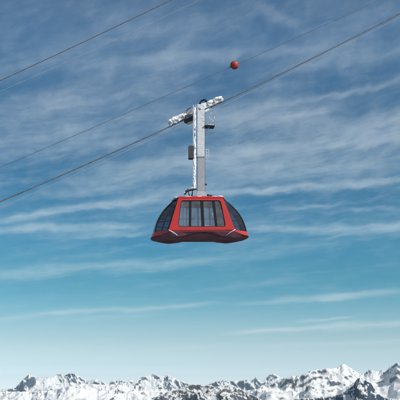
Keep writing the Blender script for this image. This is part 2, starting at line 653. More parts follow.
# ---- equipment boxes on the hanger
bx0, bz1 = loc(188.6, 146, -0.5); bx1, bz0 = loc(193.6, 159, -0.5)
eb = MB(); eb.box(bx0, bx1, -0.62, -0.24, bz0, bz1)
ebo = eb.build('equipment_box', M['dark'], car, bevel=0.015)
rb = MB()
k = 7
for i in range(k):
    x = bx0 + (bx1 - bx0) * (i + .5) / k
    rb.box(x - .010, x + .010, -0.645, -0.60, bz0 + .04, bz1 - .04)
rb.build('cooling_fin', paint('fin_grey', (0.16, 0.16, 0.17), 0.5), ebo)
br = MB(); br.box(bx1 - .01, xl + .01, -0.5, -0.4, bz0 + .3, bz0 + .42); br.build('bracket', M['grey'], ebo)
ax0, az1 = loc(205.2, 149.5, -0.4); ax1, az0 = loc(209.0, 158.5, -0.4)
an = MB()
for i in range(4):
    z = az0 + (az1 - az0) * i / 3
    an.box(xr - .02, ax1, -0.42, -0.37, z - .018, z + .018)
for x in (ax0 + .07, ax1 - .02):
    an.box(x - .015, x + .015, -0.45, -0.42, az0, az1)
an.build('aerial_grid', M['rime'], car)
dx_, dz_ = loc(205.6, 184.5, -0.45)
dl = MB(); dl.box(xr - .01, dx_ + .05, -0.48, -0.42, dz_ - .02, dz_ + .02); dl.ball((dx_ + .03, -0.46, dz_), 0.07)
dl.build('signal_lamp', M['dark'], car)

# ---- bits on the roof: brace arm with snow on the left, small vents on the right
p0 = loc(184.5, 194.5, -0.5); p1 = loc(188, 190.5, -0.5); p2 = loc(193, 189.5, -0.5); p3 = loc(196.5, 189.0, -0.5)
ra = MB(); ra.tube([(p[0], -0.55, p[1]) for p in (p0, ((p0[0] + p1[0]) / 2 - .02, (p0[1] + p1[1]) / 2 + .04), p1, p2, p3)], [.07, .085, .09, .08, .06], 10)
ra.tube([(p2[0], -0.55, p2[1]), (p2[0] - .1, -0.55, zroof)], .045, 8)
ra.tube([(p1[0], -0.55, p1[1]), (p1[0] + .12, -0.55, zroof)], .04, 8)
rao = ra.build('brace_arm', M['dark'], car, smooth=True)
sn = MB()
for s in range(9):
    t = s / 8
    q = Vector(p0).lerp(Vector(p2), t)
    sn.ball((q[0] - .02, -0.58, q[1] + .085 + .06 * math.sin(t * 3)), random.uniform(.04, .065), 1.3, 1.2, .7, .1)
sn.build('snow', M['snow'], rao, remesh=0.025)
for xx, hh in ((208.2, .16), (211, .12)):
    q = loc(xx, 195, -0.6)
    vt = MB(); vt.tube([(q[0], -.6, ZT + .15), (q[0], -.6, ZT + .2 + hh)], .07, 12); vt.tube([(q[0], -.6, ZT + .2 + hh), (q[0], -.6, ZT + .24 + hh)], .1, 12)
    vt.build('roof_vent', M['dark'], car)

# ------------------------------------------------------------------ ropes
ROFF = 0.35                                      # the carrying rope runs behind the hanger


def main_y(x): return 201.6 - 0.42 * x - 0.000125 * x * x


def lag(pts):
    (x0, y0), (x1, y1), (x2, y2) = pts
    return lambda x: (y0 * (x - x1) * (x - x2) / ((x0 - x1) * (x0 - x2)) + y1 * (x - x0) * (x - x2) / ((x1 - x0) * (x1 - x2)) + y2 * (x - x0) * (x - x1) / ((x2 - x0) * (x2 - x1)))


def rope_pts(fn, off, x0, x1, step):
    """sagging rope in the vertical plane: parabola z(s) fitted to three sightings, sampled in metres"""
    P = [on_plane(x, fn(x), off) for x in np.linspace(0, 400, 9)]
    o = BASE + NRM * off
    s = [(p - o).dot(U) for p in P]; z = [p.z for p in P]
    c = np.polyfit(s, z, 2)
    S = np.arange(x0, x1 + step, step)
    return [Vector((o.x + U.x * a, o.y + U.y * a, float(np.polyval(c, a)))) for a in S], c


def make_rope(name, fn, off, r, mat, label, cat, x0=-150, x1=150, group=None):
    pts, c = rope_pts(fn, off, x0, x1, 1.5)
    mb = MB(); mb.tube(pts, r, 10)
    o = mb.build(name, mat, smooth=True)
    tag(o, label, cat, group)
    return o, c


track, CT = make_rope('track_rope', main_y, ROFF, 0.038, M['cable'],
                      'thick dark rope the red cabin hangs from, rising to the upper right', 'cable', group='thick carrying ropes')


def zrope(s): return float(np.polyval(CT, s)) - BASE.z
def srope(s): return float(np.polyval(np.polyder(CT), s))


# pale haul rope, gripped at both ends of the carriage: one rope threaded through it
hl = lag([(0, 207.6), (100, 163.4), (172, 128.8)])
hr_ = lag([(225, 104.6), (320, 57.8), (400, 17.2)])
def haul_y(x):
    if x < 172: return hl(x)
    if x > 225: return hr_(x)
    return hl(172) + (hr_(225) - hl(172)) * (x - 172) / 53
pts = []
o_ = BASE + NRM * (ROFF + 0.02)
for x in np.arange(-900, 1300, 12.0):
    if x < 0:
        y = hl(0) + (hl(0) - hl(-1)) * x - 0.00010 * x * x
    elif x > 400:
        y = hr_(400) + (hr_(400) - hr_(399)) * (x - 400) - 0.00010 * (x - 400) ** 2
    else:
        y = haul_y(x)
    pts.append(on_plane(x, y, ROFF + 0.02))
mb = MB(); mb.tube(pts, 0.0125, 8)
tag(mb.build('haul_rope', M['rope'], smooth=True), 'thin pale rope running close below the thick dark rope of the cabin', 'cable', 'thin pale haul ropes')

up1 = lag([(0, 80.6), (130, 19.6), (172, 0)])
up1 = (lambda x: 80.6 - 0.455 * x - 0.00009 * x * x)
make_rope('track_rope', up1, 9.0, 0.035, M['cable'], 'thick dark rope high at the upper left, running alone without a cabin', 'cable', group='thick carrying ropes')
up2 = (lambda x: 91.5 - 0.437 * x - 0.000105 * x * x)
make_rope('haul_rope', up2, 9.03, 0.011, M['rope'], 'thin pale rope just below the dark rope at the upper left corner', 'cable', group='thin pale haul ropes')
bl = (lambda x: 167.5 - 0.4245 * x - 0.000045 * x * x)
BOFF = 3.2
make_rope('marker_wire', bl, BOFF, 0.016, M['wire'], 'thin dark wire that carries the orange red ball above the cabin', 'cable')

# ------------------------------------------------------------------ marker ball
bc = on_plane(234.5, bl(234.5) - 0.3, BOFF)
ball = bpy.data.objects.new('marker_ball', None); col.objects.link(ball)
ball.location = bc
ball.rotation_euler = (0, -math.atan(0.455), YAW)
tag(ball, 'round orange red warning ball clamped on the thin wire above the cabin', 'marker ball')
RB = 0.315
for sg in (1, -1):
    mb = MB()
    prof = [(RB * math.cos(a), RB * math.sin(a)) for a in np.linspace(0.012, math.pi / 2, 14)]
    nn = 40
    vs = []; fs = []
    for (rr, zz) in prof:
        for j in range(nn):
            th = 2 * math.pi * j / nn
            vs.append((rr * math.cos(th), rr * math.sin(th), sg * zz))
    for i in range(len(prof) - 1):
        for j in range(nn):
            j2 = (j + 1) % nn
            fs.append((i * nn + j, i * nn + j2, (i + 1) * nn + j2, (i + 1) * nn + j))
    mb.add(vs, fs)
    mb.build('half_shell', M['ball'], ball, smooth=True)
mb = MB(); mb.tube([(RB * 1.012 * math.cos(a), RB * 1.012 * math.sin(a), 0) for a in np.linspace(0, 2 * math.pi, 48, endpoint=False)], 0.012, 6, closed=True)
mb.build('seam_flange', M['ball'], ball, smooth=True)
for sg in (-1, 1):
    mb = MB(); mb.tube([(sg * (RB - .01), 0, 0), (sg * (RB + .07), 0, 0)], [0.06, 0.035], 12)
    mb.build('clamp', M['ball'] if sg > 0 else M['dark'], ball, smooth=True)

# ------------------------------------------------------------------ carriage on the rope
def cmat(s, dz=0.0, y=ROFF):
    """frame sitting on the rope at local s, x along the rope, z normal to it"""
    a = math.atan(srope(s))
    return Matrix.Translation((s, y, zrope(s))) @ Matrix.Rotation(-a, 4, 'Y') @ Matrix.Translation((0, 0, dz))


s_left = loc(170.5, 126, ROFF)[0]
s_right = loc(224.2, 100.5, ROFF)[0]
WR = 0.165
nw = 9
carr = MB()
mid = (s_left + s_right) / 2
cm = cmat(mid)
Lh = (s_right - s_left) / 2 * math.sqrt(1 + srope(mid) ** 2)
# equalising side plates: outline with scalloped lower edge, one pair each side of the hanger
def beam_poly(x0, x1, zb, ztop):
    L_ = x1 - x0
    return [(x0, zb + .06), (x0 + .06, zb), (x1 - .06, zb), (x1, zb + .06), (x1 - .02, zb + .20), (x1 - .25, ztop), (x0 + .25, ztop), (x0 + .02, zb + .20)]
def roller_beam(spans, spine):
    mb = MB()
    for yy in (-0.13, 0.09):
        for (x0, x1) in spans:
            d = 0.045 if abs(x0 + x1) / 2 < 0.9 else 0.0
            mb.prism(beam_poly(x0, x1, 0.07, 0.34), yy - d * .5, yy + 0.035 + d * .2, cm)
        mb.prism(spine, yy - .03, yy + .0, cm)
    xm = (spine[0][0] + spine[1][0]) / 2
    for xx in (xm - .3, xm + .3):
        mb.tube([cm @ Vector((xx, -.15, .36)), cm @ Vector((xx, .1, .36))], .03, 8)
    return mb.build('roller_beam', M['white'], car, bevel=0.012)


co = roller_beam([(-Lh, -0.88)], [(-1.75, 0.30), (-0.80, 0.30), (-0.84, 0.43), (-1.3, 0.44), (-1.62, 0.38)])
co2 = roller_beam([(0.12, 1.0), (0.95, Lh)], [(0.2, 0.30), (1.7, 0.30), (1.5, 0.40), (0.6, 0.46), (0.2, 0.46)])
for i in range(nw):
    x = -Lh + 0.17 + (2 * Lh - 0.34) * i / (nw - 1)
    if i == 0: wm = None
    wmb = MB()
    pr = []
    c0 = cm @ Vector((x, 0, WR + 0.04)); ydir = Vector((0, 1, 0))
    for (rr, hw) in ((WR + .02, .055), (WR, .03)):
        wmb.tube([c0 - ydir * hw, c0 + ydir * hw], rr, 20)
    wmb.tube([c0 - ydir * .155, c0 + ydir * .14], 0.045, 10)
    ro = wmb.build('roller', M['grey'], co if x < -0.5 else co2)
    if x < -0.9 or x > 0.3:
        hb = MB(); hb.tube([cm @ Vector((x, -0.215, WR + .05)), cm @ Vector((x, -0.15, WR + .05))], 0.085, 18)
        hb.build('hub_ring', M['grey'], ro)
        hb = MB(); hb.tube([cm @ Vector((x, -0.235, WR + .05)), cm @ Vector((x, -0.20, WR + .05))], 0.06, 16)
        hb.build('hub_cap', M['white'], ro, bevel=0.012)
# dark brake housing under the left half, seen below the rope
q0 = cm @ Vector((-1.02, 0, -.25))
bh = MB(); bh.prism([(-1.08, -.02), (-0.30, -.02), (-0.24, -.30), (-0.5, -.36), (-0.95, -.31), (-1.10, -.16)], -0.2, 0.2, cm)
bho = bh.build('brake_housing', M['dark'], co, bevel=0.02)
bt = MB(); bt.prism([(-1.0, -.31), (-0.52, -.36), (-0.52, -.44), (-0.98, -.40)], -0.22, 0.1, cm)
bt.build('brake_shoe', M['rime'], bho)
# dark linkage and damper rods between the left rollers and the hanger
lkg = MB()
lkg.prism([(-0.92, .10), (-0.16, .10), (-0.16, .40), (-0.45, .46), (-0.88, .36)], -0.16, 0.14, cm)
lkg.tube([cm @ Vector((-0.95, -.2, .36)), cm @ Vector((-0.18, -.2, .50))], .03, 8)
lkg.build('linkage', M['grey'], co, bevel=0.01)
dr = MB(); dr.tube([cm @ Vector((-0.85, -.22, .18)), cm @ Vector((-0.3, -.22, .34))], .045, 8)
dr.build('damper_rod', M['steel'], co)
# lower pale arm and its end loop on the right
la = MB()
la.prism([(0.05, -.20), (0.75, -.20), (0.98, -.10), (0.95, -.03), (0.1, -.06)], -0.3, -0.25, cm)
lao = la.build('guide_arm', M['white'], co2, bevel=0.015)
lk = MB(); lk.tube([cm @ Vector((0.2 + .62 * 1, -.28, -.10)), cm @ Vector((1.06, -.28, -.03))], .035, 8); lk.build('guide_tip', M['dark'], lao)
# black hoop over the right half
hp = MB()
hoop = [(0.42, .34), (0.5, .62), (0.62, .70), (0.86, .70), (0.95, .62), (0.98, .40)]
for yq in (-0.16, 0.10):
    hp = MB(); hp.tube([cm @ Vector((a, yq, b)) for a, b in hoop], 0.038, 8)
    hp.build('guard_hoop', M['rubber'], co2, smooth=True)
hp = MB()
hp.tube([cm @ Vector((a, -0.14, b)) for a, b in ((-0.74, .34), (-0.62, .50), (-0.42, .56), (-0.14, .52))], 0.028, 8)
hp.build('hydraulic_hose', M['rubber'], co, smooth=True)
# snow and rime packed on the rollers
def pack(x0, x1, n_, rmin, rmax, zlo, zhi):
    s_ = MB()
    for i in range(n_):
        x = random.uniform(x0, x1)
        q = cm @ Vector((x, random.uniform(-0.2, 0.02), random.uniform(zlo, zhi)))
        s_.ball(q, random.uniform(rmin, rmax), random.uniform(1, 1.8), 0.8, random.uniform(.6, .9), .12)
    s_.build('snow', M['snow'], co if x0 < -0.5 else co2, remesh=0.024)
pack(-Lh + .05, -0.8, 90, .05, .12, 0.26, .42)
pack(0.35, Lh - .05, 76, .05, .11, 0.28, .42)
pack(-Lh, -1.2, 10, .05, .09, 0.05, .22)

# ---- service platform right of the hanger
x0_, zp = loc(204.2, 126, -0.45); x1_, _ = loc(214.4, 126, -0.45)
pf = MB(); pf.box(x0_, x1_, -0.75, 0.05, zp - .05, zp)
pfo = pf.build('service_platform', M['dark'], car, bevel=0.008)
ps = MB()
for i in range(26):
    ps.ball((random.uniform(x0_ + .08, x1_ - .05), random.uniform(-.72, .0), zp + .03), random.uniform(.06, .1), 1.4, 1.2, .5, .1)
ps.build('snow', M['snow'], pfo, remesh=0.025)
for yq in (-0.5, -0.1):
    pb = MB(); pb.tube([(x0_, yq, zp - .5), (x0_ + .36, yq, zp - .05)], .022, 8)
    pb.build('strut', M['white'], pfo, smooth=True)
rl = MB()
zt2 = zp + 0.85
for x, y in ((x1_ - .03, -.72), (x1_ - .03, .02), (x0_ + .34, -.72)):
    rl.tube([(x, y, zp - .02), (x, y, zt2)], .010, 8)
for zz in (zt2, zp + .42):
    rl.tube([(x0_ + .02, -.72, zz), (x1_ - .03, -.72, zz), (x1_ - .03, .02, zz)], .009, 8)
rl.build('guard_rail', M['steel'], pfo, smooth=True)

# ------------------------------------------------------------------ terrain
def hash2(ix, iy, seed):
    h = (ix.astype(np.int64) * 374761393 + iy.astype(np.int64) * 668265263 + seed * 1442695041) & 0xFFFFFFFF
    h = ((h ^ (h >> 13)) * 1274126177) & 0xFFFFFFFF
    h = (h ^ (h >> 16)) & 0xFFFFFFFF
    return h


def gnoise(x, y, seed):
    ix = np.floor(x); iy = np.floor(y)
    fx = x - ix; fy = y - iy
    u = fx * fx * fx * (fx * (fx * 6 - 15) + 10); v = fy * fy * fy * (fy * (fy * 6 - 15) + 10)
    res = []
    for dx in (0, 1):
        for dy in (0, 1):
            a = hash2(ix + dx, iy + dy, seed) / 4294967296.0 * 2 * np.pi
            res.append(np.cos(a) * (fx - dx) + np.sin(a) * (fy - dy))
    a = res[0] + (res[2] - res[0]) * u
    b = res[1] + (res[3] - res[1]) * u
    return (a + (b - a) * v) * 1.5


def ridged(x, y, seed, octv=8, gain=0.5, lac=2.03):
    s = np.zeros_like(x); amp = 1.0; w = np.ones_like(x); tot = 0
    for o in range(octv):
        nn_ = 1 - np.abs(gnoise(x, y, seed + o * 17))
        nn_ = nn_ ** 2 * w
        w = np.clip(nn_ * 1.6, 0, 1)
        s += nn_ * amp; tot += amp
        amp *= gain; x = x * lac + 3.7; y = y * lac + 1.9
    return s / tot


def fbm(x, y, seed, octv=5):
    s = np.zeros_like(x); amp = 1.0
    for o in range(octv):
        s += gnoise(x, y, seed + o * 31) * amp
        amp *= .5; x = x * 2.02 + 5.1; y = y * 2.02 + 2.3
    return s


def px_to_az(px): return np.degrees(np.arctan2((px - 200) / FPX, math.cos(PITCH) + 0 * px - 0.2 * math.sin(PITCH)))


def grid_mesh(name, X, Y, Z, mat, label=None):
    nr, nc = X.shape
    me = bpy.data.meshes.new(name)
    co_ = np.stack([X, Y, Z], -1).reshape(-1, 3).astype(np.float32)
    me.vertices.add(nr * nc); me.vertices.foreach_set('co', co_.ravel())
    i = np.arange(nr - 1)[:, None] * nc + np.arange(nc - 1)[None, :]
    q = np.stack([i, i + 1, i + 1 + nc, i + nc], -1).reshape(-1, 4)
    # rings run outwards, azimuth runs clockwise: flip for upward normals
    q = q[:, ::-1]
    nf = len(q)
    me.loops.add(nf * 4); me.loops.foreach_set('vertex_index', q.ravel().astype(np.int32))
    me.polygons.add(nf)
    me.polygons.foreach_set('loop_start', np.arange(0, nf * 4, 4, dtype=np.int32))
    me.polygons.foreach_set('use_smooth', np.ones(nf, dtype=bool))
    me.update(calc_edges=True); me.validate()
    me.materials.append(mat)
    o = bpy.data.objects.new(name, me); col.objects.link(o)
    o['kind'] = 'structure'
    if label: o['label'] = label
    return o


def smooth1(d, k):
    ker = np.hanning(2 * k + 3); ker /= ker.sum()
    return np.convolve(np.pad(d, k + 1, mode='edge'), ker, mode='valid')


def range_layer(name, prof, r0, w_front, w_back, drop_f, drop_b, amp, scale, seed, mat, label, nr=340, nc=1250, octv=10, lp=1.2, crest_wob=0.25, az=(-13.6, 13.6), frontpow=0.8, strata=0.0, jit=0.35, gain=0.56, finek=0.045):
    azs = np.linspace(az[0], az[1], nc)
    pxs = 200 + FPX * np.tan(np.radians(azs)) * (math.cos(PITCH) + 0.2 * math.sin(PITCH))
    xs = np.array([p[0] for p in prof], float); ys = np.array([p[1] for p in prof], float)
    sky = np.interp(pxs, xs, ys) + jit * fbm(pxs / 5.0, pxs * 0 + seed, seed + 3, 4)
    tan_el = (391.5 - sky) / FPX * 0.975
    nf = int(nr * .86)
    rs = np.concatenate([r0 - w_front * (1 - np.linspace(0, 1, nf, endpoint=False)), r0 + w_back * np.linspace(0, 1, nr - nf)])
    A, Rr = np.meshgrid(np.radians(azs), rs)
    X = Rr * np.sin(A); Y = Rr * np.cos(A)
    wob = fbm(X[0] / (scale * 1.2), X[0] * 0 + seed, seed + 5) * crest_wob * w_front - 0.12 * w_front
    sf = np.clip((r0 + wob[None, :] - Rr) / w_front, -2, 2)
    fall = np.where(sf > 0, drop_f * np.abs(sf) ** frontpow, drop_b * np.abs(sf))
    wx = fbm(X / scale * .8, Y / scale * .8, seed + 91) * .3; wy = fbm(X / scale * .8 + 9, Y / scale * .8, seed + 77) * .3
    rd = ridged(X / scale + wx, Y / scale + wy, seed, octv, gain=gain)
    fine = fbm(X / (scale * .11), Y / (scale * .11), seed + 41, 5)
    crest = r0 * tan_el
    crest_s = smooth1(crest, int(nc / 60))
    near_crest = np.exp(-(np.maximum(sf, 0) / 0.10) ** 2)
    Z = crest_s[None, :] - fall + amp * (rd - 0.5) + amp * finek * fine
    if strata:
        # slanting rock bands that rise to the right
        q = Z / 90.0 - X / 400.0 + 1.2 * fbm(X / 700, Y / 700, seed + 12)
        Z = Z + strata * (np.abs((q % 1.0) - 0.5) * 2) ** 1.5
    Z = Z + ((crest - crest_s)[None, :]) * near_crest
    for it in range(4):
        act = (Z / Rr).max(0)
        d = tan_el - act
        dl = smooth1(d, int(nc / 26)) if it < 2 else d * 0
        dh = smooth1(d - dl, max(1, int(lp * nc / 440)))
        am = (Z / Rr).argmax(0); rc = smooth1(rs[am], 12)
        wgt = np.exp(-((Rr - rc[None, :]) / (w_front * 0.07)) ** 2)
        Z = Z + dl[None, :] * Rr + (dh[None, :] * Rr * wgt if it >= 1 else 0)
    edge = np.minimum(1, np.minimum(np.arange(nr), np.arange(nr)[::-1])[:, None] / 6.0)
    Z = Z - (1 - edge) * 200
    return grid_mesh(name, X, Y, Z, mat, label)


MAT_FAR = mat_mountain('far_alpine_snow', 0.48, (0.025, 0.05, 0.08), (0.09, 0.125, 0.165), 0.005, 0.75, 0.10, 0.25)  # blue of shaded rock put into the rock tones of these ranges
MAT_MID = mat_mountain('alpine_snow', 0.40, (0.035, 0.048, 0.066), (0.14, 0.15, 0.165), 0.008, 0.75, 0.10, 0.30)
MAT_ROCK = mat_mountain('rocky_ridge', 0.60, (0.034, 0.044, 0.064), (0.15, 0.15, 0.165), 0.022, 1.2, 0.12, 0.9)
MAT_DARK = mat_mountain('shade_blue_rock_face', 0.55, (0.018, 0.036, 0.064), (0.075, 0.11, 0.155), 0.016, 1.0, 0.10, 0.6)  # crag's shade put into the colour: rock tone darker and bluer

far_prof = [(-40, 384), (-15, 387), (0, 389.3), (8.7, 388.6), (15.7, 387.6), (19.3, 383.4), (23.6, 379), (26.5, 376.5), (28.4, 374.2), (30.5, 376), (34, 376.2), (40, 378), (47, 377.2), (52, 377.2), (56, 375.2), (60.4, 373.8), (64, 376), (67, 374.6), (70, 373.2), (73.5, 373.8), (76.6, 373.6), (80, 377.4), (86, 380.5), (90.6, 380.9), (94, 379.6), (96.8, 379), (103.8, 382.3), (109, 383.2), (112.5, 380.6), (116, 381), (119.5, 379.4), (122, 380), (124.8, 381.6), (130, 380.4), (135.5, 380.2), (139, 379), (142.5, 376.7), (147.8, 374.9), (151, 375.2), (154, 373.4), (158, 375.8), (163.5, 376.2), (168, 374.9), (174, 377.4), (181, 380.7), (186, 382.5), (195, 385), (207, 384.8), (216, 381.6), (223, 380.2), (232, 380.8), (241, 380.9), (248, 379.7), (252, 380.2), (254.6, 379.0), (255.6, 376.2), (256.6, 376.4), (257.6, 379.5), (261, 381.8), (266.6, 378), (270, 374.4), (274.5, 373.6), (280, 377), (285, 378), (292, 377), (300, 377), (330, 375), (355, 375), (365, 374), (369.6, 370.0), (373, 371), (377.5, 372.5), (390, 374), (440, 376)]
mid_prof = [(-40, 389), (0, 391.5), (20, 391.5), (45, 391), (60, 388.5), (80, 384), (100, 384.5), (120, 384.8), (140, 385.8), (150, 388), (165, 390), (185, 393), (215, 394), (240, 392), (258, 388.5), (268, 385), (276, 382), (285, 379), (290, 376.6), (297, 375.8), (302, 375.5), (308, 372.6), (313, 370.6), (321, 369.6), (330, 369), (336, 368.4), (340, 367), (345, 364.3), (350.5, 368), (358, 373), (364, 376), (372, 374), (377.5, 372), (386.5, 370.8), (393, 366.3), (398, 363.8), (402, 366), (412, 368), (440, 372)]
rock_prof = [(-40, 420), (120, 412), (148, 401), (155, 398), (160, 394.5), (169, 391.2), (176, 389.5), (184.5, 387), (191.5, 384.6), (200, 384.4), (209, 385.4), (216, 387), (225, 385), (232, 385), (241, 389), (249.5, 393.5), (257, 397), (266, 402), (300, 412), (440, 420)]
dark_prof = [(-40, 425), (240, 408), (262, 402), (285, 399), (310, 397.6), (332, 395.5), (344, 392), (350.5, 387.6), (354, 384.5), (356.5, 380.2), (360.2, 378), (363, 378.8), (366, 380), (371, 383.5), (374, 388.5), (377.5, 393), (384, 397), (400, 400), (440, 403)]

range_layer('far_mountains', far_prof, 24000, 3600, 1200, 1000, 700, 640, 1900, 3, MAT_FAR, 'far snowy alpine peaks along the horizon')
range_layer('snowy_mountains', mid_prof, 13500, 2600, 800, 620, 600, 260, 1100, 21, MAT_MID, 'broad snow slopes and the snowy massif at the right', nr=400, strata=26, jit=0.7, gain=0.47, finek=0.018)
range_layer('rocky_ridge', rock_prof, 7200, 900, 400, 420, 420, 120, 330, 48, MAT_ROCK, 'rocky ridge with patchy snow at the bottom middle', nr=300, crest_wob=.1)
range_layer('dark_crag', dark_prof, 5600, 800, 350, 560, 460, 110, 300, 64, MAT_DARK, 'dark rock crag rising at the bottom right', nr=300, crest_wob=.1)


def base_ground():
    azs = np.radians(np.linspace(0, 360, 361))
    rs = np.concatenate([[0.01], np.geomspace(2, 45000, 170)])
    A, Rr = np.meshgrid(azs, rs)
    X = Rr * np.sin(A); Y = Rr * np.cos(A)
    Z = -1.8 - 900 * (1 - np.exp(-Rr * 0.55 / 900.0))
    k = np.clip(Rr / 600, 0, 1)
    Z += k * 160 * (ridged(X / 2200, Y / 2200, 5, 6) - .7)
    Z += np.clip(Rr / 40, 0, 1) * 3 * fbm(X / 90, Y / 90, 8)
    back_ = np.clip((np.abs(np.degrees(np.angle(np.exp(1j * A)))) - 17) / 25, 0, 1) * np.clip((Rr - 3000) / 9000, 0, 1)
    Z += back_ * 1300 * ridged(X / 5200, Y / 5200, 15, 7)
    Z = np.minimum(Z, np.where(Rr > 5, 600, 600))
    m = mat_mountain('valley_ground', 0.55, (0.05, 0.05, 0.055), (0.15, 0.145, 0.14), 0.003, 0.5)
    nt_ = m.node_tree
    pr = nt_.nodes['Principled BSDF']
    src = pr.inputs['Base Color'].links[0].from_socket
    g_ = nt_.nodes.new('ShaderNodeNewGeometry'); sp = nt_.nodes.new('ShaderNodeSeparateXYZ')
    nt_.links.new(g_.outputs['Position'], sp.inputs[0])
    nz = nt_.nodes.new('ShaderNodeTexNoise'); nz.inputs['Scale'].default_value = 0.004; nz.inputs['Detail'].default_value = 7
    nt_.links.new(g_.outputs['Position'], nz.inputs['Vector'])
    ad = nt_.nodes.new('ShaderNodeMath'); ad.operation = 'MULTIPLY_ADD'; ad.inputs[1].default_value = 260
    nt_.links.new(nz.outputs['Fac'], ad.inputs[0]); nt_.links.new(sp.outputs['Z'], ad.inputs[2])
    mr = nt_.nodes.new('ShaderNodeMapRange'); mr.inputs['From Min'].default_value = 60; mr.inputs['From Max'].default_value = 110
    nt_.links.new(ad.outputs[0], mr.inputs['Value'])
    mx = nt_.nodes.new('ShaderNodeMix'); mx.data_type = 'RGBA'
    nt_.links.new(mr.outputs[0], mx.inputs['Factor'])
    mx.inputs['A'].default_value = (0.035, 0.045, 0.04, 1)      # dark forest tone, added out of view to cut light bounced off snow
    nt_.links.new(src, mx.inputs['B']); nt_.links.new(mx.outputs['Result'], pr.inputs['Base Color'])
    return grid_mesh('ground', X, Y, Z, m)


base_ground()

# ------------------------------------------------------------------ haze
HAZE = True
if HAZE:
    mb = MB(); mb.box(-47000, 47000, -47000, 47000, -1400, 760)
    hm = bpy.data.materials.new('thin_mountain_air'); hm.use_nodes = True
    nt = hm.node_tree; nt.nodes.clear()
    out = nt.nodes.new('ShaderNodeOutputMaterial')
    pv_ = nt.nodes.new('ShaderNodeVolumePrincipled')
    pv_.inputs['Color'].default_value = (0.70, 0.89, 1.0, 1)
    pv_.inputs['Density'].default_value = 1.5e-5
    pv_.inputs['Anisotropy'].default_value = 0.0
    nt.links.new(pv_.outputs[0], out.inputs['Volume'])
    hz = mb.build('haze', hm)
    hz['kind'] = 'stuff'

# ------------------------------------------------------------------ light
SUN_EL, SUN_AZ = 38.0, 62.0       # azimuth: degrees to the right of straight behind the camera
ts_ = Vector((math.sin(R(SUN_AZ)) * math.cos(R(SUN_EL)), -math.cos(R(SUN_AZ)) * math.cos(R(SUN_EL)), math.sin(R(SUN_EL))))
sd = bpy.data.lights.new('sun', 'SUN'); sd.energy = 4.5; sd.angle = R(0.5); sd.color = (1, 0.955, 0.89)
so = bpy.data.objects.new('sun', sd); col.objects.link(so)
so.rotation_euler = (-ts_).to_track_quat('-Z', 'Y').to_euler()

w = bpy.data.worlds.new('World'); scene.world = w; w.use_nodes = True
nt = w.node_tree; N, L = nt.nodes, nt.links
bg = N['Background']; BGS = 0.1
bg.inputs['Strength'].default_value = BGS
sk = N.new('ShaderNodeTexSky'); sk.sky_type = 'NISHITA'; sk.sun_disc = False
sk.sun_elevation = R(SUN_EL)
sk.sun_rotation = math.atan2(ts_.x, ts_.y)
sk.altitude = 2200; sk.air_density = 1.0; sk.dust_density = 0.6; sk.ozone_density = 1.0

def srgb(c):
    return tuple((v / 255 / 12.92) if v / 255 <= 0.04045 else ((v / 255 + 0.055) / 1.055) ** 2.4 for v in c)


def mth(op, a, b=None, c=None):
    n_ = N.new('ShaderNodeMath'); n_.operation = op
    for i_, v in enumerate((a, b, c)):
        if v is None: continue
        if isinstance(v, (int, float)): n_.inputs[i_].default_value = v
        else: L.new(v, n_.inputs[i_])
    return n_.outputs[0]


tcw = N.new('ShaderNodeTexCoord')
nrmz = N.new('ShaderNodeVectorMath'); nrmz.operation = 'NORMALIZE'
L.new(tcw.outputs['Generated'], nrmz.inputs[0])
sx_ = N.new('ShaderNodeSeparateXYZ'); L.new(nrmz.outputs[0], sx_.inputs[0])
EL = mth('MULTIPLY', mth('ARCSINE', sx_.outputs['Z']), 180 / math.pi)
AZ = mth('MULTIPLY', mth('ARCTAN2', sx_.outputs['X'], sx_.outputs['Y']), 180 / math.pi)


def ramp_el(table, scale=1.0):
    """colour table over elevation: list of (photo row, rgb)"""
    rp = N.new('ShaderNodeValToRGB')
    els = [(azel(200, y)[1], c) for y, c in table]
    els.sort()
    mr = N.new('ShaderNodeMapRange'); mr.inputs['From Min'].default_value = -2; mr.inputs['From Max'].default_value = 30
    L.new(EL, mr.inputs['Value'])
    L.new(mr.outputs[0], rp.inputs['Fac'])
    e_ = rp.color_ramp.elements
    while len(e_) < len(els): e_.new(0.5)
    for k_, (e0, c) in enumerate(els):
        e_[k_].position = (e0 + 2) / 32
        e_[k_].color = (*[v * scale for v in c], 1)
    return rp.outputs['Color']


def comb(x, y, z=0.0):
    n_ = N.new('ShaderNodeCombineXYZ')
    for i_, v in enumerate((x, y, z)):
        if isinstance(v, (int, float)): n_.inputs[i_].default_value = v
        else: L.new(v, n_.inputs[i_])
    return n_.outputs[0]


def noise(vec, scale, detail, rough=0.55, dist=0.0, lac=2.0):
    n_ = N.new('ShaderNodeTexNoise')
    n_.inputs['Scale'].default_value = scale; n_.inputs['Detail'].default_value = detail
    n_.inputs['Roughness'].default_value = rough; n_.inputs['Distortion'].default_value = dist
    L.new(vec, n_.inputs['Vector'])
    return n_.outputs['Fac']


def rng(v, a, b, c=0.0, d=1.0, smooth=True):
    mr = N.new('ShaderNodeMapRange')
    if smooth: mr.interpolation_type = 'SMOOTHSTEP'
    for k_, q in zip(('From Min', 'From Max', 'To Min', 'To Max'), (a, b, c, d)): mr.inputs[k_].default_value = q
    L.new(v, mr.inputs['Value'])
    return mr.outputs[0]


# the wind draws the ice clouds out along a shallow slant
SL = 0.13
ELS = mth('MULTIPLY_ADD', AZ, -SL, EL)
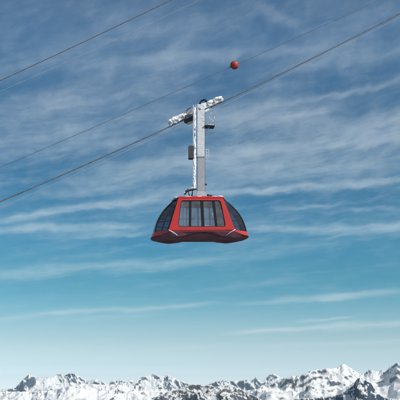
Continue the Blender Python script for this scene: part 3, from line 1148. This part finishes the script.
# the higher in the sky, the thicker a streak looks; near the horizon the sheet is seen edge on
vmap = mth('LOGARITHM', mth('ADD', mth('MAXIMUM', EL, 0.0), 3.0), math.e)
VS = mth('MULTIPLY_ADD', AZ, -SL * 0.075, vmap)
warp = mth('SUBTRACT', noise(comb(mth('MULTIPLY', AZ, .30), mth('MULTIPLY', VS, 7.0)), 1.0, 4, .55), 0.5)
warp2 = mth('SUBTRACT', noise(comb(mth('MULTIPLY', AZ, .7), mth('MULTIPLY', VS, 22.0), 3.0), 1.0, 4, .55), 0.5)
thick = rng(EL, 2.0, 18.0, 0.35, 1.0)
ELW = mth('ADD', EL, mth('MULTIPLY', mth('ADD', mth('MULTIPLY', warp, 1.1), mth('MULTIPLY', warp2, 0.55)), thick))

# one streak: a soft band along a slanted, slightly bowed line in azimuth and elevation
grp = bpy.data.node_groups.new('cirrus_streak', 'ShaderNodeTree')
for nm in ('az', 'el', 'az0', 'el0', 'slope', 'bow', 'inv_len', 'inv_wid', 'amp'):
    grp.interface.new_socket(nm, in_out='INPUT', socket_type='NodeSocketFloat')
grp.interface.new_socket('mask', in_out='OUTPUT', socket_type='NodeSocketFloat')
gi = grp.nodes.new('NodeGroupInput'); go = grp.nodes.new('NodeGroupOutput')


def gm(op, a, b=None, c=None):
    n_ = grp.nodes.new('ShaderNodeMath'); n_.operation = op
    for i_, v in enumerate((a, b, c)):
        if v is None: continue
        if isinstance(v, (int, float)): n_.inputs[i_].default_value = v
        elif isinstance(v, str): grp.links.new(gi.outputs[v], n_.inputs[i_])
        else: grp.links.new(v, n_.inputs[i_])
    return n_.outputs[0]


dx__ = gm('SUBTRACT', 'az', 'az0')
t__ = gm('MULTIPLY', dx__, 'inv_len')
t2 = gm('MULTIPLY', t__, t__)
line = gm('MULTIPLY_ADD', 'bow', t2, gm('MULTIPLY_ADD', dx__, 'slope', 'el0'))
dy__ = gm('MULTIPLY', gm('SUBTRACT', 'el', line), 'inv_wid')
ex = gm('MULTIPLY', gm('ADD', gm('MULTIPLY', dy__, dy__), gm('MULTIPLY', t2, t2)), -1.0)
grp.links.new(gm('MULTIPLY', gm('EXPONENT', ex), 'amp'), go.inputs[0])

STREAKS = [
    # x0, y0, x1, y1, half width, strength, bow      (photo rows and columns, turned into azimuth and elevation)
    (-70, 78, 70, 56, 10, .30, 0), (90, 66, 250, 50, 9, .32, 0), (150, 57, 235, 51, 4, .22, 0),
    (20, 112, 170, 84, 14, .34, 0), (-60, 152, 90, 132, 11, .32, 0), (60, 140, 190, 112, 12, .22, 0),
    (40, 46, 150, 24, 12, .22, 0), (170, 34, 260, 10, 10, .16, 0),
    (258, 8, 304, 30, 7, .26, 0), (262, 54, 330, 46, 5, .25, 0), (300, 66, 420, 44, 9, .28, 0), (250, 74, 320, 66, 6, .16, 0),
    (340, 22, 430, 8, 10, .18, 0),
    (282, 104, 430, 74, 4.5, .36, 2),
    (205, 122, 330, 112, 11, .50, 0), (300, 134, 440, 116, 10, .46, 0), (225, 152, 440, 132, 6, .48, 0),
    (200, 172, 440, 156, 13, .42, 0), (120, 168, 260, 150, 10, .36, 0), (60, 186, 200, 158, 7, .26, 0),
    (196, 194, 300, 189, 2.6, .40, 0), (270, 190.5, 440, 175, 3.2, .52, 0),
    (-40, 224, 70, 211, 5, .40, 0), (20, 216, 150, 199, 4.2, .46, 0), (100, 204, 240, 186, 6, .42, 0), (60, 196, 160, 178, 4, .24, 0),
    (280, 208, 350, 205, 2.6, .24, 0), (320, 212, 430, 205, 2.4, .26, 0),
    (-40, 234, 40, 228, 4, .36, 0), (20, 230, 132, 227, 4.5, .56, 2), (80, 236, 150, 233, 3.5, .40, 0),
    (250, 231, 340, 227, 4, .56, 0), (335, 231, 430, 223, 4.5, .56, 0), (330, 238, 380, 229, 2.2, .34, 0),
    (-60, 284, 70, 268, 6.5, .40, 0), (30, 270, 150, 262, 5, .34, 0), (110, 272, 200, 262, 4.5, .34, 0), (190, 262, 300, 250, 5, .22, 0),
    (-20, 321, 70, 312, 3, .32, 0), (50, 313, 150, 308, 2.8, .36, 0), (130, 311, 210, 304, 2.6, .32, 0), (60, 320, 160, 314, 2.2, .2, 0),
    (284, 300, 350, 295, 3.2, .42, 0), (320, 297, 400, 292, 3.4, .46, 0), (240, 304, 310, 301, 2, .22, 0),
    (250, 331, 350, 327, 2.8, .46, 0), (320, 327, 440, 320, 3, .52, 0), (300, 321, 350, 317.5, 1.6, .32, 0),
    (270, 346, 430, 340, 2.2, .34, 0), (225, 333, 290, 329, 2.2, .3, 0), (130, 351, 225, 345, 2, .28, 0), (-20, 352, 80, 347, 3, .18, 0),
    (200, 290, 300, 280, 4, .14, 0),
]
total = None
for (x0, y0, x1, y1, wid, amp_, bow) in STREAKS:
    a0, e0 = azel(x0, y0); a1, e1 = azel(x1, y1)
    if (y0 + y1) / 2 > 194: amp_ *= 0.80; wid *= 0.85
    elif x0 >= 200 and 100 < (y0 + y1) / 2 < 176: amp_ *= 1.12
    g_ = N.new('ShaderNodeGroup'); g_.node_tree = grp
    L.new(AZ, g_.inputs['az']); L.new(ELW, g_.inputs['el'])
    for k_, v in (('az0', (a0 + a1) / 2), ('el0', (e0 + e1) / 2), ('slope', (e1 - e0) / (a1 - a0)), ('bow', bow / 16.4),
                  ('inv_len', 2 / abs(a1 - a0) * 0.9), ('inv_wid', 16.4 / wid), ('amp', amp_)):
        g_.inputs[k_].default_value = v
    total = g_.outputs[0] if total is None else mth('ADD', total, g_.outputs[0])

# fibres and puffs inside the streaks
VSW = mth('MULTIPLY_ADD', warp, 0.075, VS)
fib = noise(comb(mth('MULTIPLY', AZ, .17), mth('MULTIPLY', VSW, 24.0), 1.0), 1.0, 7, .58, .22)
puff = noise(comb(mth('MULTIPLY', AZ, .8), mth('MULTIPLY', VSW, 24.0), 7.0), 1.0, 7, .58, .28)
hair = noise(comb(mth('MULTIPLY', AZ, .42), mth('MULTIPLY', VSW, 66.0), 5.0), 1.0, 5, .62, .3)
tex = mth('ADD', mth('ADD', mth('MULTIPLY', fib, .6), mth('MULTIPLY', puff, .45)), mth('MULTIPLY', hair, mth('ADD', 0.31, rng(EL, 6.0, 14.0, .10, 0.0))))
mod = rng(tex, .38, 1.04, .36, 1.72)
veil = rng(noise(comb(mth('MULTIPLY', AZ, .16), mth('MULTIPLY', VS, 8.0), 11.0), 1.0, 7, .6, .3), .32, .75, 0.07, .38)
veil = mth('MULTIPLY', veil, rng(EL, 4.0, 15.0, .15, 1.0))
wisp = rng(mth('MULTIPLY', fib, puff), .22, .50, 0.0, .16)
wisp = mth('MULTIPLY', wisp, rng(EL, 3.0, 12.0, .3, 1.0))
cov = mth('ADD', mth('MULTIPLY', mth('ADD', total, mth('MULTIPLY', veil, .8)), mod), wisp)
behind = rng(mth('ABSOLUTE', AZ), 28.0, 70.0, 0.0, 1.0)          # unseen cloud added behind the camera to brighten reflections and fill
behind = mth('MULTIPLY', behind, rng(noise(nrmz.outputs[0], 3.0, 6, .6, .4), .35, .65, .15, .75))
cov = mth('SUBTRACT', 1.0, mth('EXPONENT', mth('MULTIPLY', mth('ADD', cov, behind), -1.26)))

GAIN_T = [(-60, (28.4, 57.2, 103.5)), (0, (62.4, 102.8, 142.4)), (40, (65.5, 109.8, 150.1)), (90, (50.9, 106.2, 148.5)), (165, (26.9, 108.5, 153.9)), (205, (39.7, 122.6, 165.6)), (250, (62.0, 144.7, 182.0)), (275, (76.7, 155.8, 185.1)), (290, (90.0, 164.4, 191.5)), (300, (105.1, 174.5, 198.2)), (325, (151.2, 198.6, 212.1)), (337, (169.1, 206.5, 216.1)), (350, (189.2, 219.3, 226.7)), (365, (201.8, 230.8, 244.4)), (376, (223.9, 252.4, 269.0)), (386, (234.8, 263.5, 283.3)), (396, (251.2, 272.3, 289.2))]
NISH = [(-60, (90, 113, 148)), (0, (94, 118, 153)), (50, (101, 124, 159)), (100, (107, 134, 170)), (150, (117, 145, 181)), (200, (129, 158, 193)), (250, (145, 175, 206)), (275, (156, 185, 212)), (300, (168, 196, 217)), (325, (183, 208, 220)), (350, (198, 217, 217)), (375, (205, 219, 211)), (392, (207, 219, 207))]
gains = []
for y_, c in GAIN_T:
    base_ = [np.interp(y_, [q[0] for q in NISH], [srgb(q[1])[k_] for q in NISH]) for k_ in range(3)]
    gains.append((y_, tuple(a_ / b_ for a_, b_ in zip(srgb(c), base_))))
gm_ = N.new('ShaderNodeMix'); gm_.data_type = 'RGBA'; gm_.blend_type = 'MULTIPLY'; gm_.inputs['Factor'].default_value = 1.0
L.new(sk.outputs[0], gm_.inputs['A']); L.new(ramp_el(gains), gm_.inputs['B'])
CLOUD_T = [(-60, (146, 168, 190)), (0, (148, 170, 192)), (60, (155, 176, 197)), (120, (174, 191, 206)), (165, (174, 194, 209)), (205, (180, 203, 217)), (230, (182, 208, 221)),
           (275, (174, 207, 219)), (300, (192, 216, 224)), (325, (203, 222, 228)), (350, (213, 228, 232)), (392, (222, 232, 235))]
cl = ramp_el([(y_, srgb(c)) for y_, c in CLOUD_T], 1.0 / BGS)
cmx = N.new('ShaderNodeMix'); cmx.data_type = 'RGBA'
L.new(cov, cmx.inputs['Factor']); L.new(gm_.outputs['Result'], cmx.inputs['A']); L.new(cl, cmx.inputs['B'])
L.new(cmx.outputs['Result'], bg.inputs['Color'])

vs_ = scene.view_settings
vs_.view_transform = 'Standard'; vs_.look = 'None'; vs_.exposure = 0; vs_.gamma = 1; vs_.use_curve_mapping = False
scene.cycles.max_bounces = 8
scene.cycles.transparent_max_bounces = 16
